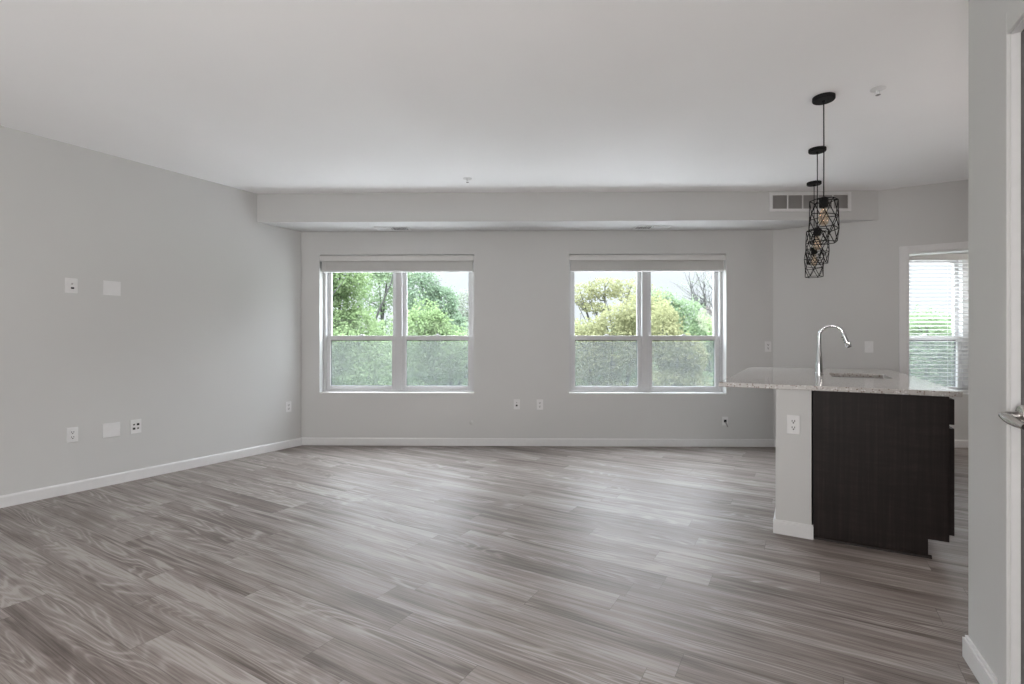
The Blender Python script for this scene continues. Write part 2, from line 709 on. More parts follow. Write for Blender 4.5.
baseboard('baseboard_back', 0.0, 5.348, bw(0, 0), BW)
baseboard('baseboard_bedroom', 5.6, END_X, bw(0, 0), BW)
baseboard('baseboard_left', -3.714, -REAR_V, isl(WL_U, 0), ISL - R(90)).rotation_euler = (0, 0, ISL - R(90))
ob = bpy.data.objects['baseboard_left']
ob.location = isl(WL_U, 0)
for vv in ob.data.vertices:           # face into the room
    vv.co.y = -vv.co.y
ob.data.flip_normals()
baseboard('baseboard_right', -0.325, DOOR_U0 - 0.068, isl(0, WR_V), ISL)
b = MB()
h, t = 0.086, 0.014
b.prism([(-t, -0.302), (0, -0.302), (0, 0), (0.14, 0), (0.14, t), (-t, t)], 0, h - 0.012)
b.prism([(-t + 0.006, -0.302), (0, -0.302), (0, 0), (0.14, 0), (0.14, t - 0.006), (-t + 0.006, t - 0.006)], h - 0.012, h)
structure(b.build('baseboard_entry', M_TRIM, loc=(FG_P[0], FG_P[1], 0), rz=FG_A))

# ------------------------------------------------------------------ casings and doors
b = MB()
cw = 0.068
b.ring(DOOR_U0 - cw, DOOR_U0 + 0.95 + cw, -0.016, 0.0, 0.0, 2.077 + cw, cw, cw, 0.0, cw)
structure(b.build('trim_3', M_TRIM, loc=isl(0, WR_V), rz=ISL, bevel=0.003))
b = MB()
b.ring(DOOR_U0 - 0.002, DOOR_U0 + 0.952, -0.004, 0.124, 0.0, 2.079, 0.016, 0.016, 0.0, 0.016)
structure(b.build('trim_2', M_TRIM, loc=isl(0, WR_V), rz=ISL))

# entry door set in the near wall
door = structure(empty('door_1', fg(0, 0), FG_A))
b = MB()                                               # casing on the wall face
z1 = 2.155
for y0, y1 in ((-0.371, -0.303), (-1.353, -1.285)):
    b.box(-0.012, 0.0, y0, y1, 0, z1 + 0.068)
b.box(-0.012, 0.0, -1.285, -0.371, z1, z1 + 0.068)
b.build('door_casing', M_WALL, door, bevel=0.003)
b = MB()                                               # jamb lining
b.box(-0.002, 0.14, -0.375, -0.371, 0, z1)
b.box(-0.002, 0.14, -1.285, -1.281, 0, z1)
b.box(-0.002, 0.14, -1.281, -0.375, z1 - 0.004, z1)
b.build('door_jamb', M_TRIM, door)
b = MB()
b.box(0.0185, 0.0585, -1.279, -0.377, 0.008, z1 - 0.006)
slab = b.build('door_slab', M_DOOR, door, bevel=0.002)
hz, hy = 0.976, -0.440
b = MB()
b.lathe([(0.032, 0.0190), (0.033, 0.000), (0.029, -0.006), (0.013, -0.008), (0.011, -0.036), (0.0, -0.036)], 24, (0, hy, hz), 'x')
hand = b.build('door_handle', M_NICKEL, door, smooth=True)
b = MB()
pth, rad = [], []
for i in range(13):
    tt = i / 12
    pth.append((-0.040 + 0.016 * tt * tt, hy + 0.006 - 0.100 * tt, hz + 0.000 - 0.020 * tt))
    rad.append(0.011 + 0.0045 * math.sin(tt * math.pi) - 0.001 * tt)
b.tube(pth, rad, 14, 0.9)
b.build('lever', M_NICKEL, hand, smooth=True)


# ------------------------------------------------------------------ windows
def window(n, x0):
    w = structure(empty('window_%d' % n, bw(x0, 0), BW))
    Z0, Z1, W = WIN_Z0, WIN_Z1, WIN_W
    b = MB()
    b.ring(0, W, 0.10, 0.20, Z0, Z1, 0.034, 0.034, 0.030, 0.04)
    b.build('window_frame', M_VINYL, w, bevel=0.002)
    b = MB()
    mc = W / 2
    b.box(mc - 0.036, mc + 0.036, 0.100, 0.20, Z0 + 0.03, Z1 - 0.04)
    b.build('mullion', M_VINYL, w, bevel=0.002)
    b = MB()
    b.box(0.0, W, -0.004, 0.10, Z0 - 0.004, Z0 + 0.010)
    b.build('window_sill', M_TRIM, w, bevel=0.002)
    for xa, xb in ((0.034, mc - 0.036), (mc + 0.036, W - 0.034)):
        b = MB()
        b.ring(xa, xb, 0.156, 0.188, 1.205, Z1 - 0.04, 0.046, 0.046, 0.045, 0.045)
        up = b.build('upper_sash', M_VINYL, w, bevel=0.003)
        b = MB()
        b.box(xa + 0.046, xb - 0.046, 0.170, 0.174, 1.25, Z1 - 0.085)
        b.build('pane', M_GLASS, up)
        b = MB()
        b.ring(xa, xb, 0.112, 0.150, Z0 + 0.03, 1.252, 0.046, 0.046, 0.045, 0.050)
        lo = b.build('lower_sash', M_VINYL, w, bevel=0.003)
        b = MB()
        b.ring(xa + 0.046, xb - 0.046, 0.140, 0.152, Z0 + 0.075, 1.202, 0.005, 0.005, 0.004, 0.009)
        b.build('pane_shade_rim', M_RIM, lo)  # dark rim; its wider top strip puts the shade there into colour
        b = MB()
        b.box(xa + 0.046, xb - 0.046, 0.130, 0.134, Z0 + 0.075, 1.202)
        b.build('pane', M_GLASS, lo)
        b = MB()
        xm = (xa + xb) / 2
        b.box(xm - 0.030, xm + 0.030, 0.118, 0.142, 1.252, 1.260)
        b.lathe([(0.011, 0), (0.011, 0.010), (0.007, 0.014)], 16, (xm, 0.13, 1.258))
        b.box(xm - 0.004, xm + 0.026, 0.122, 0.132, 1.262, 1.270)
        b.build('sash_lock', M_VINYL, lo, bevel=0.002)
        b = MB()
        b.box(xa + 0.01, xb - 0.01, 0.194, 0.1955, Z0 + 0.03, 1.185)
        b.build('insect_screen', M_SCREEN, w)
    return w


for i, x in enumerate(WIN_X):
    window(i + 1, x)


def blind_raised(x0, wand_x, label):
    bl = empty('window_blind', bw(x0, 0), BW)
    W = WIN_W
    b = MB()
    b.box(0.012, W - 0.012, 0.022, 0.075, 2.105, 2.158)
    b.build('headrail', M_BLIND, bl)
    b = MB()
    b.extrude_x([(-0.004, 2.103), (0.010, 2.103), (0.010, 2.168), (-0.002, 2.168), (-0.006, 2.160), (-0.002, 2.150), (-0.006, 2.112)],
                0.006, W - 0.006)
    b.build('valance', M_BLIND, bl)
    b = MB()
    z = 2.004
    k = 0
    while z < 2.100:
        dy = 0.0015 * math.sin(k * 1.7)
        b.box(0.018, W - 0.018, 0.022 + dy, 0.072 + dy, z, z + 0.0026)
        z += 0.0033
        k += 1
    b.build('slats', M_BLIND, bl)
    b = MB()
    b.box(0.018, W - 0.018, 0.020, 0.074, 1.984, 2.002)
    b.build('bottom_rail', M_TRIM, bl, bevel=0.003)
    b = MB()
    b.tube([(wand_x, 0.014, 2.11), (wand_x, 0.014, 1.95), (wand_x + 0.001, 0.014, 1.36)], [0.003, 0.0045, 0.005], 8)
    b.lathe([(0.0045, 0), (0.008, 0.01), (0.008, 0.05), (0.005, 0.06)], 10, (wand_x + 0.001, 0.014, 1.32))
    b.build('tilt_wand', M_BLIND, bl, smooth=True)
    tag(bl, label, 'blind', 'blinds raised in the living room windows')
    return bl


blind_raised(WIN_X[0], 0.062, 'white slatted blind drawn up in the left living room window')
blind_raised(WIN_X[1], WIN_W - 0.062, 'white slatted blind drawn up in the window nearest the island')

bl = empty('window_blind', bw(WIN_X[2], 0), BW)
b = MB()
b.box(0.012, WIN_W - 0.012, 0.022, 0.075, 2.105, 2.165)
b.build('headrail', M_BLIND, bl)
b = MB()
b.box(0.006, WIN_W - 0.006, -0.004, 0.012, 2.098, 2.170)
b.build('valance', M_BLIND, bl, bevel=0.003)
b = MB()
z = 0.66
tilt = R(8)
while z < 2.09:
    c, s = 0.025 * math.cos(tilt), 0.025 * math.sin(tilt)
    yc = 0.048
    b.extrude_x([(yc - c, z + s - 0.0015), (yc, z - 0.0008), (yc + c, z - s - 0.0015), (yc + c, z - s + 0.0015), (yc, z + 0.0028), (yc - c, z + s + 0.0015)],
                0.016, WIN_W - 0.016)
    z += 0.0440
b.build('slats', M_BLIND, bl)
b = MB()
b.box(0.016, WIN_W - 0.016, 0.022, 0.074, 0.612, 0.632)
b.build('bottom_rail', M_BLIND, bl, bevel=0.003)
b = MB()
for x in (0.20, 0.66, 1.11, 1.57):
    for y in (0.020, 0.076):
        b.tube([(x, y, 2.11), (x, y, 0.63)], 0.0012, 5)
b.build('ladder_cord', M_BLIND, bl)
b = MB()
for dx, zz in ((0.94, 1.74), (0.955, 1.68)):
    b.tube([(dx, 0.010, 2.10), (dx, 0.010, zz)], 0.0015, 5)
cd = b.build('lift_cord', M_BLIND, bl)
b = MB()
for dx, zz in ((0.94, 1.70), (0.955, 1.64)):
    b.lathe([(0.003, 0.045), (0.010, 0.030), (0.012, 0.0), (0.006, -0.003)], 10, (dx, 0.006, zz))
b.build('tassel', M_TASSEL, cd)
tag(bl, 'white slatted blind lowered over the window beyond the doorway', 'blind')


# ------------------------------------------------------------------ wall plates (local -y faces the room)
def plate_base(name, loc, rz, w=0.072, h=0.117):
    t = empty(name, loc, rz)
    b = MB()
    b.box(-w / 2, w / 2, -0.006, 0.0, -h / 2, h / 2)
    b.build('cover_plate', M_PLATE, t, bevel=0.003)
    return t


def receptacle(t, dz):
    b = MB()
    n = 20
    pts = []
    for k in range(n):
        a = 2 * math.pi * k / n
        pts.append((0.0165 * math.cos(a), max(-0.0135, min(0.0135, 0.0165 * math.sin(a)))))
    bb = len(b.v)
    b.v += [(x, -0.006, z + dz) for x, z in pts] + [(x, -0.0085, z + dz) for x, z in pts]
    for k in range(n):
        k2 = (k + 1) % n
        b.f.append((bb + k, bb + k2, bb + n + k2, bb + n + k))
    b.f.append(tuple(bb + n + k for k in range(n)))
    r = b.build('receptacle', M_PLATE, t)
    b = MB()
    b.box(-0.0090, -0.0050, -0.0092, -0.0084, dz - 0.001, dz + 0.009)
    b.box(0.0050, 0.0090, -0.0092, -0.0084, dz - 0.001, dz + 0.009)
    b.lathe([(0.0042, -0.0084), (0.0042, -0.0092)], 10, (0, 0, dz - 0.0075), 'y')
    b.build('slots', M_SLOT, r)


def outlet(loc, rz, label, group=None):
    t = plate_base('wall_outlet', loc, rz)
    receptacle(t, 0.0195)
    receptacle(t, -0.0195)
    b = MB()
    b.lathe([(0.003, -0.006), (0.003, -0.0075)], 10, (0, 0, 0), 'y')
    b.build('screw', M_PLATE, t)
    return tag(t, label, 'outlet', group)


def on_left(s, z):
    return isl(WL_U, 3.714 - s, z)


RL = ISL + R(90)
# upper left plate with two media ports
t = plate_base('media_plate', on_left(2.087, 1.63), RL, 0.080, 0.117)
b = MB()
b.box(-0.020, 0.020, -0.009, -0.006, -0.036, 0.036)
ins = b.build('port_insert', M_PLATE, t, bevel=0.002)
b = MB()
b.lathe([(0.006, -0.009), (0.006, -0.014), (0.003, -0.016)], 12, (0.002, 0, 0.014), 'y')
b.build('port', M_NICKEL, t)
b = MB()
b.box(-0.004, 0.016, -0.0098, -0.0088, -0.026, -0.012)
b.build('port', M_SLOT, t)
tag(t, 'white media plate with two ports, upper row on left wall', 'wall plate', 'plates on the left wall')


def blank(loc, rz, label):
    t = plate_base('blank_plate', loc, rz, 0.122, 0.118)
    for x in (-0.035, 0.035):
        b = MB()
        b.lathe([(0.003, -0.006), (0.003, -0.0072)], 10, (x, 0, 0), 'y')
        b.build('screw', M_PLATE, t)
    return tag(t, label, 'wall plate', 'plates on the left wall')


blank(on_left(1.82, 1.633), RL, 'blank white double plate, upper row on left wall')
blank(on_left(1.823, 0.455), RL, 'blank white double plate, lower row between outlet and four-port plate')
outlet(on_left(2.08, 0.456), RL, 'white double outlet low on left wall, nearest the camera', 'plates on the left wall')
t = plate_base('jack_plate', on_left(1.648, 0.459), RL, 0.082, 0.118)
for x in (-0.015, 0.015):
    for dz in (-0.017, 0.017):
        b = MB()
        s = 0.009 if x * dz > 0 else 0.006
        b.box(x - s, x + s, -0.0085, -0.0058, dz - s, dz + s)
        b.build('jack', M_SLOT, t)
tag(t, 'white plate with four dark jacks low on left wall', 'wall plate', 'plates on the left wall')
outlet(on_left(0.176, 0.458), RL, 'white double outlet on left wall by the far corner', 'plates on the left wall')

# back wall
t = plate_base('coax_plate', bw(2.459, 0, 0.471), BW, 0.070, 0.112)
b = MB()
b.lathe([(0.011, -0.0058), (0.011, -0.011), (0.008, -0.016)], 12, (0, 0, -0.012), 'y')
b.build('coax_jack', M_SLOT, t)
b = MB()
b.box(-0.006, 0.006, -0.0075, -0.0058, 0.014, 0.024)
b.build('jack', M_GRILLE, t)
tag(t, 'white plate with one black jack on wall between the windows', 'wall plate', 'plates under the windows')
outlet(bw(2.721, 0, 0.468), BW, 'white double outlet on wall between the two living room windows', 'plates under the windows')
t = plate_base('cable_plate', bw(4.81, 0, 0.288), BW, 0.066, 0.10)
b = MB()
b.box(-0.014, 0.014, -0.010, -0.0058, -0.014, 0.016)
b.build('jack', M_SLOT, t)
b = MB()
b.tube([(0, -0.008, -0.012), (0.002, -0.03, -0.022), (0.010, -0.036, -0.045), (0.016, -0.030, -0.060)], 0.007, 8)
b.build('cable_stub', M_GRILLE, t, smooth=True)
tag(t, 'small plate with a dark jack and cable stub under the right window', 'wall plate', 'plates under the windows')
b = MB()
b.lathe([(0.026, 0.0), (0.026, -0.006), (0.012, -0.010), (0.012, -0.022), (0.016, -0.024), (0.016, -0.034), (0.010, -0.038)], 18, (0, 0, 0), 'y')
o = b.build('door_bumper', M_WALL, loc=bw(1.944, 0, 0.262), rz=BW, smooth=True)
tag(o, 'small round wall-coloured stop low on wall right of left window', 'wall stop')
outlet(bw(5.290, 0, 1.129), BW, 'white double outlet on back wall beside the kitchen corner')
# kitchen partition
t = plate_base('light_switch', isl(-0.325 + 0.883, WR_V, 1.130), ISL, 0.074, 0.116)
b = MB()
b.box(-0.006, 0.006, -0.0075, -0.006, -0.013, 0.013)
b.box(-0.004, 0.004, -0.016, -0.0075, -0.002, 0.008)
b.build('toggle', M_PLATE, t, bevel=0.001)
tag(t, 'white switch plate on the kitchen wall beside the doorway', 'switch')

# ------------------------------------------------------------------ island
IO = to_uv((1.828, 3.037))             # left end of the cabinet end panel


def il(a, c, z=0.0):
    """island coordinates: a across the end panel, c along the island away from the camera"""
    return isl(IO[0] + a, IO[1] + c, z)


TOP, UND = 0.9265, 0.8975
L_ISL = 2.02
b = MB()
b.box(-0.200, -0.008, -0.020, L_ISL, 0.0, UND - 0.0005)
structure(b.build('wall_island', M_WALL, loc=il(0, 0), rz=ISL))
b = MB()
t_ = 0.014
for (z0, z1, d) in ((0, 0.074, 0.0), (0.074, 0.086, 0.006)):
    b.prism([(-0.200, L_ISL), (-0.200 - t_ + d, L_ISL), (-0.200 - t_ + d, -0.020 - t_ + d), (-0.008 + 0.010 - d * 0.2, -0.020 - t_ + d),
             (-0.008 + 0.010 - d * 0.2, -0.0205), (-0.200, -0.0205)], z0, z1)
structure(b.build('baseboard_island', M_TRIM, loc=il(0, 0), rz=ISL))
outlet(il(-0.103, -0.020, 0.683), ISL, 'white double outlet on the pale end wall of the island')


def cabinet(c0, c1, label, end_panel=False, drawer=True, first=False):
    t = empty('base_cabinet', il(0, 0), ISL)
    c0 += 0.001
    c1 -= 0.001
    b = MB()
    if drawer:
        b.box(0.0, 0.545, c0, c1, 0.0, 0.894)
        b.box(0.545, 0.635, c0, c1, 0.102, 0.894)
    else:                               # open inside, the basin hangs in it
        for ya, yb in ((c0, c0 + 0.018), (c1 - 0.018, c1)):
            b.box(0.0, 0.545, ya, yb, 0.0, 0.894)
            b.box(0.545, 0.635, ya, yb, 0.102, 0.894)
        b.box(0.0, 0.012, c0 + 0.018, c1 - 0.018, 0.0, 0.894)
        b.box(0.012, 0.635, c0 + 0.018, c1 - 0.018, 0.102, 0.120)
        b.box(0.530, 0.545, c0 + 0.018, c1 - 0.018, 0.0, 0.102)
    b.build('carcass', M_CAB, t)
    ya, yb = c0 + 0.003, c1 - 0.003
    if drawer:
        b = MB()
        b.box(0.636, 0.657, ya, yb, 0.742, 0.881)
        dr = b.build('drawer_front', M_CAB, t, bevel=0.002)
        b = MB()
        b.lathe([(0.005, 0.657), (0.005, 0.672), (0.013, 0.676), (0.014, 0.684), (0.008, 0.688)], 16, (0, (ya + yb) / 2, 0.815), 'x')
        b.build('knob', M_NICKEL, dr, smooth=True)
    b = MB()
    b.box(0.636, 0.657, ya, yb, 0.140, 0.722 if drawer else 0.881)
    d = b.build('cabinet_door', M_CAB, t, bevel=0.002)
    b = MB()
    b.lathe([(0.005, 0.657), (0.005, 0.672), (0.013, 0.676), (0.014, 0.684), (0.008, 0.688)], 16, (0, yb - 0.05, 0.66), 'x')
    b.build('knob', M_NICKEL, d, smooth=True)
    if end_panel:
        b = MB()
        b.extrude_x([(c0, 0.0), (c0 - 0.013, 0.0), (c0 - 0.011, 0.010), (c0 - 0.004, 0.017), (c0, 0.018)], 0.004, 0.560)
        b.build('shoe_moulding', M_CAB, t)
    return tag(t, label, 'cabinet')


cabinet(0.0, 0.46, 'dark brown wood base cabinet at the near end of the island', True)
cabinet(0.46, 1.52, 'dark brown wood base cabinet under the sink', drawer=False)
cabinet(1.52, 2.02, 'dark brown wood base cabinet at the far end of the island')

# countertop with a rounded sink cut-out
SK = (0.130, 0.500, 0.900, 1.440)


def rrect(x0, x1, y0, y1, r, n=5):
    pts = []
    for cx, cy_, a0 in ((x1 - r, y1 - r, 0), (x0 + r, y1 - r, 90), (x0 + r, y0 + r, 180), (x1 - r, y0 + r, 270)):
        for k in range(n + 1):
            a = R(a0 + 90 * k / n)
            pts.append((cx + r * math.cos(a), cy_ + r * math.sin(a)))
    return pts


outer = [(-0.531, -0.030), (0.683, -0.030), (0.640, 2.300), (-0.531, 2.120)]
hole = rrect(*SK, 0.035)
bm = bmesh.new()
loops = []
for poly in (outer, hole):
    vs = [bm.verts.new((p[0], p[1], TOP)) for p in poly]
    loops.append(vs)
    for i in range(len(vs)):
        bm.edges.new((vs[i], vs[(i + 1) % len(vs)]))
bmesh.ops.triangle_fill(bm, use_beauty=True, use_dissolve=False, edges=bm.edges[:])
top_faces = bm.faces[:]
ex = bmesh.ops.extrude_face_region(bm, geom=top_faces)
for g in ex['geom']:
    if isinstance(g, bmesh.types.BMVert):
        g.co.z = UND
bmesh.ops.recalc_face_normals(bm, faces=bm.faces)
me = bpy.data.meshes.new('countertop')
bm.to_mesh(me)
bm.free()
me.materials.append(M_COUNTER)
o = bpy.data.objects.new('countertop', me)
col.objects.link(o)
o.location = il(0, 0)
o.rotation_euler = (0, 0, ISL)
m_ = o.modifiers.new('bevel', 'BEVEL')
m_.width = 0.003
m_.segments = 2
m_.limit_method = 'ANGLE'
m_.angle_limit = R(60)
tag(o, 'pale speckled stone countertop on the kitchen island', 'countertop')

# undermount sink
b = MB()
lo = []
prof = [(0.014, 0.8974), (-0.006, 0.8974), (-0.010, 0.80), (-0.018, 0.735), (-0.060, 0.715), (-0.150, 0.711)]
rings_ = []
for grow, z in prof:
    rings_.append([(x, y, z) for x, y in rrect(SK[0] - grow, SK[1] + grow, SK[2] - grow, SK[3] + grow, max(0.012, 0.035 + grow * 0.6))])
n_ = len(rings_[0])
for rg in rings_:
    b.v += rg
for i in range(len(rings_) - 1):
    for k in range(n_):
        k2 = (k + 1) % n_
        b.f.append((i * n_ + k, i * n_ + k2, (i + 1) * n_ + k2, (i + 1) * n_ + k))
b.f.append(tuple((len(rings_) - 1) * n_ + k for k in range(n_)))
sk = empty('kitchen_sink', il(0, 0), ISL)
bas = b.build('basin', M_STEEL, sk, smooth=True)
b = MB()
b.lathe([(0.042, 0.711), (0.040, 0.716), (0.030, 0.713), (0.0, 0.713)], 20, ((SK[0] + SK[1]) / 2, (SK[2] + SK[3]) / 2, 0))
b.build('drain', M_CHROME, sk, smooth=True)
tag(sk, 'stainless sink set under the island countertop', 'sink')

# faucet
fa = empty('kitchen_faucet', il(0.0555, 1.223, TOP), ISL)
b = MB()
b.lathe([(0.033, 0.0), (0.033, 0.008), (0.029, 0.012)], 28)
b.build('base_ring', M_CHROME, fa, smooth=True)
b = MB()
path, rad = [], []
for z, r in ((0.010, 0.0285), (0.04, 0.0275), (0.10, 0.0235), (0.16, 0.0190), (0.20, 0.0160), (0.25, 0.0138), (0.29, 0.0132)):
    path.append((0, 0, z))
    rad.append(r)
for k in range(1, 17):
    a = R(180 - 160 * k / 16)
    path.append((0.083 + 0.083 * math.cos(a), 0, 0.308 + 0.083 * math.sin(a)))
    rad.append(0.0130)
b.tube(path, rad, 20)
b.build('spout', M_CHROME, fa, smooth=True)
e_ = Vector(path[-1])
d_ = Vector((0.34, 0, -0.94)).normalized()
b = MB()
b.tube([e_ + d_ * x for x in (-0.004, 0.004, 0.03, 0.08, 0.115, 0.122)], [0.0125, 0.0150, 0.0160, 0.0185, 0.0205, 0.0170], 20)
hd = b.build('spray_head', M_CHROME, fa, smooth=True)
b = MB()
for x in (0.035, 0.058, 0.080):
    pc = e_ + d_ * x + Vector((-0.0165, 0, -0.006))
    b.lathe([(0.0045, 0.0035), (0.0065, 0.0), (0.0045, -0.0035)], 10, tuple(pc))
b.build('spray_button', M_BLACK, hd, smooth=True)
b = MB()
b.tube([e_ + d_ * x for x in (0.1215, 0.126)], 0.0165, 20)
b.build('spray_face', M_BLACK, hd, smooth=True)
b = MB()
b.tube([(0, 0.020, 0.075), (0, 0.046, 0.078)], 0.013, 14)
b.tube([(0.0, 0.040, 0.080), (0.002, 0.046, 0.12), (0.004, 0.052, 0.17)], [0.006, 0.0055, 0.007], 10)
b.build('handle', M_CHROME, fa, smooth=True)
tag(fa, 'chrome gooseneck faucet with pull-down spray head beside the sink', 'faucet')

# ------------------------------------------------------------------ pendants
PEND = []


def pendant():
    t = empty('pendant_light', (0, 0, CEIL), ISL)
    b = MB()
    b.lathe([(0.0635, 0.0), (0.0635, -0.020), (0.060, -0.025), (0.010, -0.026), (0.008, -0.034)], 32)
    b.build('canopy', M_BLACK, t, smooth=True)
    b = MB()
    b.tube([(0, 0, -0.03), (0.001, 0, -0.30), (0, 0, -0.64)], 0.0035, 8)
    b.build('cord', M_BLACK, t, smooth=True)
    zt, zb = -0.655, -0.922
    b = MB()
    b.lathe([(0.006, -0.630), (0.024, -0.640), (0.026, -0.648), (0.026, -0.692), (0.022, -0.700)], 20)
    b.build('socket', M_BLACK, t, smooth=True)
    b = MB()
    n = 6
    lv = []
    zz = [zt, zt + (zb - zt) * 0.36, zt + (zb - zt) * 0.68, zb]
    rr = [0.078, 0.084, 0.083, 0.076]
    for k, (z, r) in enumerate(zip(zz, rr)):
        off = (k % 2) * 0.5
        jit = [0.0, 0.013, -0.011, 0.0][k]
        lv.append([(r * math.cos(2 * math.pi * (i + off) / n), r * math.sin(2 * math.pi * (i + off) / n),
                    z + jit * math.sin(i * 2.4)) for i in range(n)])
    wr = 0.0027
    for k in range(4):
        for i in range(n):
            j = (i + 1) % n
            b.tube([lv[k][i], lv[k][j]], wr, 6)
    for k in range(3):
        for i in range(n):
            a = lv[k][i]
            if k % 2 == 0:
                nb = (lv[k + 1][i], lv[k + 1][(i - 1) % n])
            else:
                nb = (lv[k + 1][i], lv[k + 1][(i + 1) % n])
            for q in nb:
                b.tube([a, q], wr, 6)
    for i in range(n):                     # spokes that carry the cage from the socket
        if i % 2 == 0:
            b.tube([(0.02 * math.cos(2 * math.pi * i / n), 0.02 * math.sin(2 * math.pi * i / n), -0.652), lv[0][i]], wr, 6)
    b.build('wire_shade', M_BLACK, t)
    b = MB()
    b.lathe([(0.013, -0.700), (0.015, -0.715), (0.026, -0.745), (0.031, -0.770), (0.027, -0.795), (0.014, -0.812), (0.002, -0.816)], 20)
    bu = b.build('bulb', M_BULB, t, smooth=True)
    b = MB()
    p_ = []
    for k in range(60):
        a = k * 0.9
        p_.append((0.010 * math.cos(a), 0.010 * math.sin(a), -0.730 - 0.055 * k / 59))
    b.tube(p_, 0.0012, 5)
    b.build('filament', M_FILAMENT, bu)
    return t


p0 = pendant()
for i, (c, lab) in enumerate(((0.181, 'black wire-cage pendant light nearest the camera, the largest of the three'),
                              (1.168, 'black wire-cage pendant light, middle one of the row of three'),
                              (2.152, 'black wire-cage pendant light farthest from the camera, the smallest'))):
    t = p0 if i == 0 else copy_tree(p0)
    t.location = il((0.060, 0.041, 0.030)[i], c, CEIL)
    t.rotation_euler = (0, 0, ISL + R((8, 47, 95)[i]))
    tag(t, lab, 'pendant light', 'pendant lights over the island')

# ------------------------------------------------------------------ vents and sprinklers
t = empty('air_vent', bw(5.487, -0.474, 2.627), BW)
b = MB()
b.ring(-0.418, 0.418, -0.010, 0.0, -0.100, 0.100, 0.034, 0.034, 0.030, 0.030)
b.build('vent_frame', M_TRIM, t, bevel=0.002)
cellw = 0.768 / 5
xw = -0.384
for k in range(1, 5):
    b = MB()
    b.box(xw + k * cellw - 0.006, xw + k * cellw + 0.006, -0.009, 0.0, -0.070, 0.070)
    b.build('vent_bar', M_TRIM, t)
b = MB()
b.box(-0.384, 0.384, -0.0015, -0.0005, -0.070, 0.070)
b.build('backing', M_GRILLE, t)
b = MB()
z = -0.066
while z < 0.068:
    b.extrude_x([(-0.0075, z - 0.004), (-0.0065, z - 0.004), (-0.002, z + 0.003), (-0.003, z + 0.003)], -0.384, 0.384)
    z += 0.0085
b.build('louvres', M_GRILLE, t)
tag(t, 'wide return air grille high on the soffit behind the pendants', 'vent')


def register(x, label):
    t = empty('ceiling_register', bw(x, -0.165, 2.4398), BW)
    b = MB()
    w, d = 0.19, 0.090
    b.box(-w, w, -d, -d + 0.022, -0.006, 0)
    b.box(-w, w, d - 0.022, d, -0.006, 0)
    b.box(-w, -w + 0.022, -d + 0.022, d - 0.022, -0.006, 0)
    b.box(w - 0.022, w, -d + 0.022, d - 0.022, -0.006, 0)
    b.box(-0.006, 0.006, -d + 0.022, d - 0.022, -0.006, 0)
    b.build('register_frame', M_TRIM, t, bevel=0.0015)
    b = MB()
    b.box(-w + 0.01, w - 0.01, -d + 0.01, d - 0.01, -0.0012, -0.0004)
    b.build('duct_shade', M_SLOT, t)  # dark sheet, the shade inside the duct put into its colour
    b = MB()
    k = 0
    xx = 0.014
    while xx < w - 0.024:
        for s in (-1, 1):
            a, c = s * xx, s * (xx + 0.011)
            b.quad((a, -d + 0.022, -0.0015), (a, d - 0.022, -0.0015), (c, d - 0.022, -0.0065), (c, -d + 0.022, -0.0065))
        xx += 0.0125
    lv = b.build('louvres', M_TRIM, t)
    m = lv.modifiers.new('thick', 'SOLIDIFY')
    m.thickness = 0.0008
    return tag(t, label, 'vent', 'supply registers under the soffit')


register(1.084, 'white ceiling register above the left living room window')
register(3.942, 'white ceiling register above the window nearest the island')


def sprinkler(loc, label):
    t = empty('fire_sprinkler', loc)
    b = MB()
    b.lathe([(0.042, 0.0), (0.042, -0.003), (0.030, -0.008), (0.018, -0.012)], 24)
    b.build('escutcheon', M_PLATE, t, smooth=True)
    b = MB()
    b.lathe([(0.010, -0.010), (0.010, -0.018), (0.006, -0.021)], 16)
    for k in (-1, 1):
        b.tube([(k * 0.008, 0, -0.018), (k * 0.010, 0, -0.027), (k * 0.003, 0, -0.036)], 0.0018, 6)
    b.build('sprinkler_body', M_PLATE, t, smooth=True)
    b = MB()
    b.lathe([(0.003, -0.035), (0.013, -0.037), (0.013, -0.0385), (0.003, -0.040)], 16)
    b.build('deflector', M_STEEL, t, smooth=True)
    return tag(t, label, 'sprinkler', 'ceiling sprinklers')


sprinkler((-0.424, 4.76, CEIL), 'small ceiling sprinkler above the gap between the living room windows')
sprinkler((2.24, 3.06, CEIL), 'white ceiling sprinkler right of the nearest pendant')

# ------------------------------------------------------------------ outside: ground and trees
GZ = -7.0
b = MB()
b.quad((-120, 6.5, GZ), (120, 6.5, GZ), (120, 160, GZ), (-120, 160, GZ))
structure(b.build('ground', M_GRASS))
b = MB()
b.quad((-40, 6.5, GZ + 0.02), (40, 6.5, GZ + 0.02), (40, 30, GZ + 0.02), (-40, 30, GZ + 0.02))
structure(b.build('bounce_ground', M_BOUNCE))  # unseen pale ground, added to throw neutral daylight onto the ceiling


def rnd_dir():
    while True:
        v = Vector((random.uniform(-1, 1), random.uniform(-1, 1), random.uniform(-1, 1)))
        if 0.05 < v.length < 1:
            return v.normalized()


